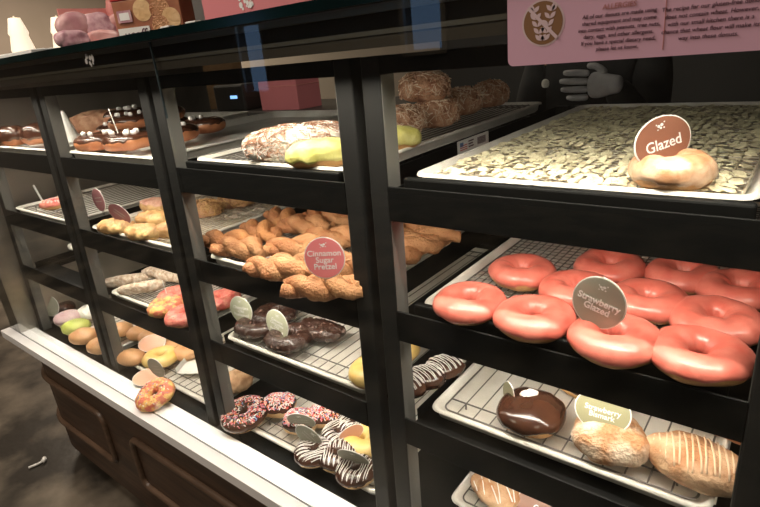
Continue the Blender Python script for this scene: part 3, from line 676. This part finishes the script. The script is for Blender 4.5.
# third shelf
for i, (u, v, r_, wh) in enumerate(((126, 281, .85, 'leftmost'), (142, 288, .85, 'front, longest in view'), (160, 273, .3, 'back'), (172, 277, .2, 'right end'))):
    S = Blob(.072, .019, .017, 3.2, 130+i, .003, 80)
    pastry_thing('nut_bar', 'pale nutty bar on the third shelf, ' + wh, 'bar', S, 'bar_nut', on(u, v, 3, .012), r_, 'pale nutty bars on the third shelf')
for i, (u, v, m_, wh) in enumerate(((166, 307, 'fruity', 'yellow and pink, left of the post'), (184, 316, 'fruity_pink', 'pink red, against the post'), (222, 300, 'fruity_pink', 'pink red, right of the post'), (176, 296, 'fruity_pink', 'behind the yellow and pink one'))):
    pastry_thing('cereal_donut', 'cereal coated ring donut, ' + wh, 'donut', Donut(.030, .0195, .016, .003, 140+i, .0025, 110), 'dough', on(u, v, 3, .016), i, 'cereal coated donuts on the third shelf', ice=m_, low=-30, off=.003)
b = MB(); b.tube([(0, 0, 0), (-.006, .0, .045)], .0014, 6); tag(b.build('wooden_stick', M['card_rim'], None, loc=on(173, 292, 3, .03) + Vector((0, -.02, .03))), 'short white stick standing in the cereal donuts', 'stick')
# deck
BN = [(131, 357, .052, .036, .3, 'front left, behind the fallen salmon card'), (186, 352, .045, .034, .6, 'right, behind the ring donut'), (122, 329, .045, .034, .3, 'back row, right of the post'), (140, 333, .05, .036, .5, 'back row, middle'), (170, 345, .05, .036, .4, 'behind the salmon card'), (152, 337, .05, .034, .5, 'far back')]
for i, (u, v, a, c, r_, wh) in enumerate(BN):
    pastry_thing('glazed_bun', 'smooth tan glazed bun on the deck tray, ' + wh, 'bun', Blob(a, c, .025, 2.2, 150+i, .002), 'bun', on(u, v, 4, .022), r_, 'smooth tan buns on the deck tray')
pastry_thing('ring_donut', 'golden yellow ring donut behind the grey card', 'donut', Donut(.034, .024, .019, seed=156), 'dough', on(161, 357, 4, .020), 0, ice='yellow_glaze', low=-40)
p = Vector((-.862, -.022, SZ+.012))
pastry_thing('sprinkled_orange_donut', 'orange pink ring donut with yellow crumbs leaning over the white sill', 'donut', Donut(.034, .0215, .017, seed=157, wob=.002, rough=.0012, rs=90), 'dough', at(156, 392, SZ+.034) - Vector((0, 0, .022)), .2, ice='fruity', spr=90, low=-45, seed=5, tilt=(.30, 0))
card('grey oval card standing behind the orange crumb donut', at(156, 368, TOP[4]+.048), 3, 'card_grey', math.radians(14), math.radians(-5), math.radians(8), 0.032, 0.036, .011, .0001, pick=.012, logo=False)
card('salmon oval card fallen flat on the deck in front of the tan bun', at(146, 377, TOP[4]+.010), [], 'card_salmon', math.radians(40), math.radians(72), 0, .042, .034, logo=False, pick=.0)
card('salmon oval card leaning on the buns behind the ring donut', at(152, 343, TOP[4]+.050), [], 'card_salmon', math.radians(48), math.radians(50), 0, .045, .030, logo=False, pick=.006)
for (u, v) in ((237, 381),):
    pastry_thing('cookie_bun', 'rough cookie crusted bun right of the post on the deck tray', 'bun', Blob(.045, .04, .028, 2.3, 160, .004, 60), 'cookie', on(u, v, 4, .024), 0)
b = MB(); b.box(-.055, .055, -.04, .04, 0, .002); b.box(-.055, -.053, -.04, .04, 0, .02)
tag(b.build('napkin', M['card_rim'], None, loc=on(198, 366, 4, .003), rot=(0, 0, .5), bevel=.001), 'folded white napkin on the deck tray beside the post', 'napkin')

# ================================================================== leftmost rack (bay 1)
for i, (u, v, m_, wh, nm) in enumerate(((68, 318, 'lilac', 'lilac pink iced', 'lilac_donut'), (76, 327, 'lime', 'lime green iced', 'lime_donut'), (91, 312, 'cream', 'cream topped', 'cream_donut'), (84, 336, 'bun', 'tan glazed', 'glazed_bun'), (102, 345, 'bun', 'tan glazed', 'glazed_bun'), (62, 308, 'chocolate', 'dark chocolate', 'chocolate_donut'))):
    lab = {0: 'lilac pink iced donut under the big grey card at the left end', 1: 'lime green iced donut at the left end of the deck', 2: 'cream topped white donut against the left post', 3: 'tan bun right of the lime green donut', 4: 'tan bun squeezed against the left post', 5: 'dark chocolate donut behind the lilac one'}[i]
    pastry_thing(nm, lab, 'donut', Blob(.052, .044, .026, 2.2, 170+i, .002), 'bun', on(u, v, 4, .022), .4, ice=None if m_ == 'bun' else m_, low=-20, driz=5 if m_ == 'cream' else 0, dw=.003)
card('large grey green oval card at the left end of the deck tray', at(50, 306, TOP[4]+.055), [], 'card_grey', math.radians(25), math.radians(35), math.radians(-38), .052, .034, logo=False, pick=.02)
b = MB(); b.tube([(0, 0, 0), (-.07, .01, .055)], .0035, 8, flat=.5); tag(b.build('white_spoon_handle', M['card_rim'], None, loc=on(42, 199, 2, .010)), 'white plastic handle leaning on the pink pastry at the far left', 'utensil')
b = MB(); S = Blob(.03, .02, .015, 2.3, 3, .002); tag(S.body().build('cream_puff', M['cream'], None, smooth=True, loc=on(74, 247, 3, .01)), 'small white cream puff on the pushed back pan', 'pastry')
# tall glass dome jar and white cone on the top shelf
S = Blob(.09, .06, .045, 2.3, 180, .003)
pastry_thing('praline_roll', 'pale golden roll behind the dark rolls, far left of the top shelf', 'roll', S, 'croissant', on(14, 131, 1, .02) + Vector((0, .05, 0)), .5)
for i, (u, v, wh) in enumerate(((12, 140, 'at the photo edge'), (38, 138, 'beside the left post'))):
    pastry_thing('chocolate_roll', 'dark glossy chocolate roll far left of the top shelf, ' + wh, 'roll', Blob(.06, .045, .036, 2.3, 182+i, .003), 'brown_dough', on(u, v, 1, .018), .4, 'dark chocolate rolls at the far left', ice='chocolate', low=-20)
b = MB(); b.tube([(0, 0, 0), (0, 0, .02), (.0, 0, .06), (0, 0, .10)], .04, 20, taper=lambda t: 1-.86*t); tag(b.build('white_cone', M['card_rim'], None, loc=Vector((-1.47, .16, TOP[1]))), 'white cone standing by the leftmost post', 'cone')


# ================================================================== sticker, allergy sign
b = MB(); b.box(0, .0006, -.072, .072, -.014, .014, 0)
t = thing('sticker', 'white label sticker with a small flag on the black side rail', 'sticker', (-.0910, .443, -.016))
b.build('label', M['card_rim'], t)
b = MB(); b.box(.0007, .0010, -.062, -.030, -.009, .009, 0); b.box(.0010, .0012, -.062, -.047, 0, .009, 1)
for k in range(3): b.box(.0010, .0012, -.062, -.030, -.008+k*.0045, -.006+k*.0045, 2)
b.build('flag', [M['text_white'], M['spr_blue'], M['spr_red']], t)
b = MB()
for z, y1 in ((.007, .0), (.001, -.004), (-.005, .0)): b.box(.0007, .0010, -.024, y1, z-.0015, z+.0015)
for y in range(8): b.box(.0007, .0010, .018+y*.005, .021+y*.005, -.008, .008)
b.build('printing', M['text_dark'], t)

M['sign_pink'] = mat('allergy_sign_pink', (.78, .46, .60), .45, 0)
M['sign_brown'] = mat('allergy_emblem_brown', (.27, .13, .055), .5)
M['sign_pale'] = mat('allergy_emblem_pale', (.78, .58, .62), .5)
M['sign_red'] = mat('allergy_heading_red', (.55, .22, .20), .5)
sg = thing('allergy_sign', 'pink allergy notice with a crossed wheat emblem fixed to the front glass', 'sign', (.2520, -.0945, .2385))
sg_rot = Matrix.Rotation(PI/2, 4, 'X')
b = MB(); W2, H2 = .300, .0660
pts = rrect(0, W2, -H2, .085, .006); n = len(pts)
for z in (0, .004):
    for x, y in pts: b.v.append((x, -z, y))
for i in range(n): b.f.append((i, (i+1) % n, n+(i+1) % n, n+i)); b.mi.append(0)
b.f.append(tuple(range(n))); b.mi.append(0); b.f.append(tuple(n+i for i in range(n))); b.mi.append(0)
b.build('panel', M['sign_pink'], sg)
def flat_disc(b, cx, cz, r, y, mi, n=40):
    s = len(b.v)
    for i in range(n): b.v.append((cx + r*math.cos(2*PI*i/n), y, cz + r*math.sin(2*PI*i/n)))
    b.f.append(tuple(range(s, s+n))); b.mi.append(mi)
b = MB(); ex, ez = .0374, -.0276; r0 = .0215
flat_disc(b, ex, ez, r0, -.0043, 0); flat_disc(b, ex, ez, r0-.0018, -.0046, 1)
def leaf(b, x, z, ang, L, wd, y=-.0049):
    s = len(b.v); ca, sa = math.cos(ang), math.sin(ang); n = 7
    P_l = [(L*i/n, wd*math.sin(PI*i/n)) for i in range(n+1)] + [(L*i/n, -wd*math.sin(PI*i/n)) for i in range(n-1, 0, -1)]
    for u, v in P_l: b.v.append((x + u*ca - v*sa, y, z + u*sa + v*ca))
    b.f.append(tuple(range(s, s+len(P_l)))); b.mi.append(0)
for sgn in (-1, 1):
    for k in range(5):
        t_ = k/4; sx = ex + sgn*(.002 + .0070*t_); sz = ez - .016 + .026*t_
        leaf(b, sx, sz, PI/2 - sgn*(-.75), .0080, .0019); leaf(b, sx, sz, PI/2 - sgn*.75, .0080, .0019)
    leaf(b, ex + sgn*.0093, ez+.0100, PI/2 - sgn*.25, .0075, .0019)
s_ = len(b.v); dx = (r0-.001)*math.cos(PI/4); wv = .0011
for (ax, az) in ((-dx-wv, dx-wv), (-dx+wv, dx+wv), (dx+wv, -dx+wv), (dx-wv, -dx-wv)): b.v.append((ex+ax, -.0052, ez+az))
b.f.append((s_, s_+1, s_+2, s_+3)); b.mi.append(0)
b.build('wheat_emblem', [M['sign_pale'], M['sign_brown']], sg)
b = MB(); b.box(.1462, .1468, -.0046, -.0040, -.060, .005); b.build('divider', M['sign_red'], sg)
def sign_text(lines, cx, cz, size, m_, sp=1.0):
    me = text_mesh('\n'.join(lines), size, 0, .1, space=sp); o = link('lettering', me, M[m_], sg); o.matrix_local = Matrix.Translation((cx, -.0046, cz)) @ sg_rot
sign_text(['ALLERGIES'], .1080, -.0200, .0062, 'sign_red')
sign_text(['All of our donuts are made using', 'shared equipment and may come', 'into contact with peanuts, tree nuts,', 'dairy, eggs, and other allergens.', 'If you have a special dietary need,', 'please let us know.'], .1075, -.0412, .0048, 'text_dark', 1.20)
sign_text(['The recipe for our gluten-free donuts', 'does not contain wheat. However,', 'with our small kitchen there is a', 'chance that wheat flour will make its', 'way into these donuts.'], .1800, -.0400, .0048, 'text_dark', 1.24)

# ================================================================== things on the glass top
GT = .268
M['carton'] = mat('pink_carton', (.66, .24, .22), .5, 0, (.74, .30, .27), 10)
M['bag1'] = mat('pink_bag_film', (.50, .24, .26), .35, 0, (.72, .44, .42), 16, .5, 20)
M['bag2'] = mat('plaid_bag_film', (.44, .20, .24), .35, 0, (.66, .42, .44), 40, .5, 30)
M['bag3'] = mat('glossy_pink_film', (.72, .30, .28), .2, 0, (.86, .60, .56), 12, .4, 20)
t = thing('display_carton', 'open pink carton filled with bagged treats on the glass top', 'carton', (-1.70, .68, GT))
b = MB(); b.box(-.14, -.134, -.28, .28, 0, .192); b.build('back_panel', M['carton'], t)
b = MB(); b.box(-.134, .14, -.28, -.274, 0, .06); b.box(-.134, .14, .274, .28, 0, .12); b.box(.134, .14, -.274, .274, 0, .045); b.box(-.134, .134, -.274, .274, 0, .004); b.build('tray', M['carton'], t)
def bag(label, loc, a, c, h, m_, rot, name='treat_bag'):
    S = Blob(a, c, h, 3.2, int(a*1000), .006, 25)
    o = S.body().build(name, M[m_], None, smooth=True, loc=loc, rot=rot); return tag(o, label, 'bag', 'bagged treats in the pink carton')
def bagp(u, v, x, dz=.05):
    d = ray(u, v); q = CAM + d * ((x-CAM.x)/d.x); return (q.x, q.y, max(GT+.004, q.z - dz))
bag('dull pink bag at the left of the carton', bagp(76, 27, -1.74), .065, .026, .056, 'bag1', (0, -.12, PI/2))
bag('plaid mauve bag in the middle of the carton', bagp(101, 26, -1.72), .060, .026, .056, 'bag2', (-.2, -.12, PI/2))
bag('glossy pink bag at the right of the carton', bagp(124, 24, -1.74), .075, .028, .050, 'bag3', (0.1, -.12, PI/2))
bag('small mauve bag low at the front of the carton', bagp(72, 38, -1.62, .03), .060, .018, .030, 'bag2', (0, 0, PI/2))
bag('coral pink bag low in the middle of the carton', bagp(104, 36, -1.62, .03), .065, .020, .028, 'bag3', (0, 0, PI/2))
bag('rounded pink bag sticking up at the right of the carton', bagp(118, 6, -1.80, .06), .05, .02, .06, 'carton', (0, 0, PI/2))
# printed donut-mix box
M['box_brown'] = mat('printed_box_brown', (.30, .10, .05), .4, 0, (.40, .16, .08), 20)
M['box_red'] = mat('box_red_lid', (.55, .03, .03), .4)
t = thing('printed_box', 'brown box with donut picture, white script and red top on the glass top', 'box', (-.765, .14, GT), (0, 0, .45))
b = MB(); b.box(-.088, .088, -.03, .03, 0, .095); b.build('carton_body', M['box_brown'], t, bevel=.002)
b = MB(); b.box(-.090, .090, -.031, .031, .0955, .125); b.build('lid', M['box_red'], t, bevel=.002)
b = MB(); dp = []
for (cx, cz, r_, mi) in ((-.01, .070, .024, 0), (.035, .072, .026, 1), (.06, .045, .024, 0), (.030, .034, .022, 1), (.055, .015, .014, 0)):
    flat_disc(b, cx, min(max(cz, r_+.001), .094-r_), r_, -.0306 - .0002*len(dp), mi); dp.append(1)
b.build('donut_picture', [M['dough_light'], M['cinnamon']], t)
b = MB(); b.box(-.084, .0, -.0322, -.0312, .004, .036); b.build('white_label', M['card_rim'], t)
b = MB(); b.box(-.078, -.040, -.0324, -.0314, .048, .074, 0); b.box(-.072, -.046, -.0327, -.0323, .053, .069, 1); b.build('badge', [M['bag2'], M['text_white']], t)
me = text_mesh('ucoff', .030, .0001, .25); o = link('lettering', me, M['text_dark'], t); o.matrix_local = Matrix.Translation((-.042, -.0326, .020)) @ sg_rot
# pink bakery box with striped hem
M['stripe_brown'] = mat('stripe_brown', (.22, .10, .06), .5); M['stripe_cream'] = mat('stripe_cream', (.72, .50, .42), .5)
M['bakery_pink'] = mat('bakery_box_pink', (.68, .22, .24), .5)
t = thing('bakery_box', 'pink bakery box with brown and cream striped hem and white emblem', 'box', (-.340, .17, GT))
b = MB(); b.box(-.152, .172, -.09, .09, 0, .11); b.build('carton_body', M['bakery_pink'], t, bevel=.002)
b = MB()
for k in range(22): b.box(-.148+k*.0112, -.148+k*.0112+.0056, -.0912, -.0905, .001, .014, 0); b.box(-.148+k*.0112+.0056, -.148+(k+1)*.0112, -.0912, -.0905, .001, .014, 1)
b.build('striped_hem', [M['stripe_brown'], M['stripe_cream']], t)
b = MB(); rnd = random.Random(8)
for k in range(16): flat_disc(b, -.018 + rnd.uniform(-.018, .018), .040 + rnd.uniform(-.012, .016), rnd.uniform(.002, .0055), -.0907 - k*.00005, 0, 10)
b.build('emblem', M['text_white'], t)
t = thing('menu_tablet', 'grey tablet panel in a black frame between the printed box and pink box', 'tablet', (-.845, .34, GT), (.1, 0, .1))
b = MB(); b.box(-.045, .045, 0, .012, 0, .15); b.build('frame', M['black'], t, bevel=.003)
b = MB(); b.box(-.036, .036, -.001, 0, .010, .14); b.build('screen', M['steel'], t)
# glowing lamps and plates at the far left on the top
for i, (u, v, wh, hh, y) in enumerate(((20, 46, 'leftmost', .125, .25), (57, 40, 'right, beside the pink carton', .125, .40))):
    p = Vector((-1.86, y, 0)); lm = thing('table_lamp', 'small glowing white table lamp, the %s one of the pair' % wh, 'lamp', (p.x, p.y, GT), group='glowing lamps on the glass top')
    prof_ = [(0, .034), (.2, .040), (.55, .030), (.62, .034), (1, .020)]
    b = MB(); n = 20
    for tz, r_ in prof_:
        for k in range(n): b.v.append((r_*math.cos(2*PI*k/n), r_*math.sin(2*PI*k/n), .03 + tz*.135))
    for j in range(len(prof_)-1):
        for k in range(n): b.f.append((j*n+k, j*n+(k+1) % n, (j+1)*n+(k+1) % n, (j+1)*n+k)); b.mi.append(0)
    if 'lampshade' not in M: M['lampshade'] = mat('glowing_lampshade', (1, .86, .66), .6, emit=.7)
    b.build('lamp_shade', M['lampshade'], lm, smooth=True)
    b = MB(); b.tube([(0, 0, 0), (0, 0, .008)], .03, 16); b.tube([(0, 0, .008), (0, 0, .172)], .003, 8); b.build('lamp_base', M['card_rim'], lm)
b = MB(); b.box(-.20, .20, -.06, .06, 0, .020); tag(b.build('paper_stack', M['card_rim'], None, loc=(-1.33, .05, GT), rot=(0, 0, .0), bevel=.002), 'flat stack of white paper at the left end of the glass top', 'paper')
for i, (u, v) in enumerate(((168, 30), (194, 27))):
    p = aty(u, v, -.07); b = MB(); b.box(-.014, .014, -.006, .006, 0, .006)
    tag(b.build('glass_clip', M['card_rim'], None, loc=(p.x, -.07, GT), bevel=.001), 'small white clip on the glass top edge, ' + ('below the printed box' if i == 0 else 'below the left end of the striped box'), 'clip')

# ================================================================== behind the case
M['cab'] = mat('black_cabinet', (.014, .013, .012), .5)
M['counter'] = mat('grey_counter', (.07, .065, .06), .4)
b = MB(); b.box(-1.6, 3.4, 2.75, 3.45, FZ, 1.58); t = b.build('tall_cabinet', M['cab'], None); tag(t, 'tall black cabinet wall behind the counter at the right', 'cabinet')
t = thing('back_counter', 'dark back counter with a grey top behind the display case', 'counter', (-1.2, 1.95, FZ))
b = MB(); b.box(-2.6, .15, -.30, .30, 0, 1.12); b.build('cabinet_body', M['cab'], t)
b = MB(); b.box(-2.62, .17, -.32, .32, 1.12, 1.15); b.build('worktop', M['counter'], t, bevel=.003)
CT = FZ + 1.15
b = MB(); b.box(-.17, .17, -.1, .1, 0, .23, 0); b.box(-.172, .172, -.102, .102, .14, .146, 1)
tag(b.build('pink_box_stack', [M['bakery_pink'], M['carton']], None, loc=(-2.13, 1.80, CT), bevel=.003), 'pink cardboard box on the back counter, seen over the top shelf', 'box')
t = thing('receipt_printer', 'black printer with a small blue lit display on the back counter', 'printer', (-2.62, 1.80, CT))
b = MB(); b.box(-.16, .16, -.1, .1, 0, .17); b.build('housing', M['cab'], t, bevel=.015)
b = MB(); b.box(.02, .09, -.103, -.099, .08, .10); b.build('display', mat('blue_display', (.25, .5, 1.0), .3, emit=1.5), t)
t = thing('back_shelf', 'light wooden shelf unit left of the printer behind the case', 'shelf', (-3.35, 1.95, CT))
b = MB(); b.box(-.32, -.25, -.2, .2, 0, .42); b.box(.33, .36, -.2, .2, 0, .42); b.box(-.25, .33, .17, .2, 0, .42); b.box(-.32, .36, -.2, .2, .42, .45); b.build('case', mat('light_wood', (.22, .13, .06), .5, 0, (.30, .19, .10), 12), t)
for i in range(5):
    b = MB(); b.tube([(0, 0, 0), (0, 0, .06)], .024, 14, taper=lambda t: .8+.2*t)
    tag(b.build('paper_cup', M['card_rim'], None, loc=(-3.50+i*.10, 1.82, CT+.0)), 'small white paper cup in the row under the wooden shelf', 'cup', 'row of paper cups behind the case')
b = MB(); b.box(-.85, .85, -.02, .02, -.027, .027)
tag(b.build('counter_rail', mat('pale_rail', (.30, .27, .23), .5), None, loc=(-2.99, 3.48, .468)), 'pale horizontal rail on the wall behind the case', 'rail')
# white earbud-like scrap on the floor
b = MB(); b.tube([(0, 0, .006), (.012, -.02, .006), (.02, -.05, .006)], .006, 8, taper=lambda t: .8); b.tube([(-.014, .0, .008), (0, .004, .009), (.006, -.004, .008)], .009, 8)
tag(b.build('white_scrap', M['card_rim'], None, smooth=True, loc=at(44, 462, FZ), rot=(0, 0, -.6)), 'small curved white plastic scrap lying on the dark floor', 'litter')

# ================================================================== people behind the case
M['skin'] = mat('skin', (.42, .22, .14), .5, sss=.1); M['uniform'] = mat('black_uniform_cloth', (.008, .008, .008), .9, 0, (.013, .012, .012), 30)
M['glove'] = mat('grey_nitrile_glove', (.40, .39, .40), .5, 0, (.50, .49, .50), 30, .2, 50); M['hair'] = mat('dark_hair', (.02, .014, .01), .6)
def skin(name, verts, edges, rad, m_, parent=None, sub=2):
    me = bpy.data.meshes.new(name); me.from_pydata([tuple(v) for v in verts], edges, [])
    bm = bmesh.new(); bm.from_mesh(me); bm.verts.layers.skin.verify(); bm.to_mesh(me); bm.free()
    for i, r in enumerate(rad): 
        rr = r if isinstance(r, tuple) else (r, r); me.skin_vertices[0].data[i].radius = rr; me.skin_vertices[0].data[i].use_root = (i == 0)
    me.materials.append(M[m_]); o = bpy.data.objects.new(name, me); C.objects.link(o)
    sk = o.modifiers.new('skin', 'SKIN'); sk.use_smooth_shade = True; sb = o.modifiers.new('sub', 'SUBSURF'); sb.levels = sub; sb.render_levels = sub
    if parent: o.parent = parent
    return o
def person(label, loc, rhand, lhand, fing_dir, hold=None):
    """stands facing -Y; hand targets in world coordinates"""
    t = thing('person', label, 'person', loc); L = lambda p: Vector(p) - Vector(loc)
    hr, hl = L(rhand), L(lhand)
    V = [(0, 0, .92), (0, 0, 1.10), (0, .01, 1.28), (0, 0, 1.42), (0, -.01, 1.50), (0, -.03, 1.60), (0, -.02, 1.70)]
    E = [(0, 1), (1, 2), (2, 3), (3, 4), (4, 5), (5, 6)]; Rd = [(.15, .11), (.135, .10), (.155, .11), (.09, .07), .05, .078, .065]
    def limb(root, pts, rs):
        k = root
        for p, r in zip(pts, rs): V.append(tuple(p)); Rd.append(r); E.append((k, len(V)-1)); k = len(V)-1
    arms = []
    for sx, h in ((-1, hr), (1, hl)):
        sh = Vector((sx*.185, 0, 1.36)); mid = (sh + h)/2; d = h - sh; bend = math.sqrt(max(.0, .27**2 - (d.length/2)**2)); el = mid + Vector((sx*.25, .15, -1)).normalized()*bend
        arms.append((sh, el, h)); limb(2, [sh, (sh+el)/2, el, (el+h)/2, h], [.058, .050, .040, .038, .028])
    for sx in (-1, 1): limb(0, [(sx*.10, 0, .82), (sx*.10, -.01, .48), (sx*.10, .01, .10), (sx*.10, -.13, .04)], [.085, .06, .042, .038])
    skin('body', V, E, Rd, 'skin', t)
    n0 = [i for i, v in enumerate(V) if i in (0, 1, 2, 3) or i > 6]
    idx = {o: n for n, o in enumerate(n0)}
    drop = len(V)
    skin('black_uniform', [V[i] for i in n0], [(idx[a], idx[b_]) for a, b_ in E if a in idx and b_ in idx], [tuple(q+.012 for q in (Rd[i] if isinstance(Rd[i], tuple) else (Rd[i], Rd[i]))) for i in n0], 'uniform', t)
    hd = Vector((0, -.03, 1.64))
    S = Blob(.082, .10, .10, 2.1, 1, .002); S.body(v0=0).build('hair', M['hair'], t, smooth=True, loc=tuple(hd + Vector((0, .018, -.075))))
    for sx in (-.03, .03): Blob(.011, .006, .006, 2, 1, 0).body(14, 8).build('eye', M['card_rim'], t, smooth=True, loc=(sx, -.108, 1.625))
    Blob(.012, .014, .018, 2, 2, 0).body(14, 8).build('nose', M['skin'], t, smooth=True, loc=(0, -.112, 1.575)); Blob(.024, .006, .005, 2, 3, 0).body(14, 8).build('mouth', mat('lips', (.35, .12, .10), .5), t, smooth=True, loc=(0, -.100, 1.55))
    for sx in (-.078, .078): Blob(.008, .018, .028, 2, 4, 0).body(14, 8).build('ear', M['skin'], t, smooth=True, loc=(sx, -.01, 1.58))
    for (sh, el, h), fd in zip(arms, fing_dir):
        fd = Vector(fd).normalized(); nrm = Vector((0, -1, 0)); side = fd.cross(nrm).normalized()
        if side.z < 0: side = -side
        c = h + fd*.045
        skin('glove', [tuple(h - fd*.03), tuple(h), tuple(h + fd*.035), tuple(h + fd*.075)], [(0, 1), (1, 2), (2, 3)], [(.030, .030), (.030, .028), (.022, .042), (.020, .042)], 'glove', t)
        for k in range(4):
            o_ = side*(.033 - .022*k); ln = (.075, .085, .08, .062)[k]; base = h + fd*.065 + o_
            p1 = base + fd*ln*.45 + nrm*.006 + side*(.004 - .002*k); p2 = p1 + fd*ln*.35 + nrm*(-.002); p3 = p2 + fd*ln*.25 + nrm*(-.012)
            skin('finger', [tuple(base), tuple(p1), tuple(p2), tuple(p3)], [(0, 1), (1, 2), (2, 3)], [.0105, .0105, .0095, .0075], 'glove', t, 1)
        tb = h + fd*.02 + side*.03; skin('thumb', [tuple(tb), tuple(tb + fd*.03 + side*.022 - nrm*.012), tuple(tb + fd*.062 + side*.024 - nrm*.02)], [(0, 1), (1, 2)], [.013, .011, .009], 'glove', t, 1)
    return t
person('person in black clothing with grey gloves, one hand raised behind the top shelf', (-.12, 1.36, FZ), (-.30, 1.10, -.20), (.035, 1.045, .040), ((-.3, -.2, -.9), (-1, -.1, .02)))
b = MB(); S = Blob(.012, .008, .014, 2.2, 1, 0); tag(S.body(20, 12).build('small_white_lid', M['cream'], None, smooth=True, loc=(-.160, 1.03, .040)), 'small white cap held at the fingertips of the grey glove', 'cap')
person('person in black clothing reaching a gloved hand over the dark rolls at the left', (-3.05, 1.45, FZ), (-2.98, 1.12, .10), (-2.6, 1.2, -.2), ((.9, -.1, -.1), (-.3, -.3, -.9)))
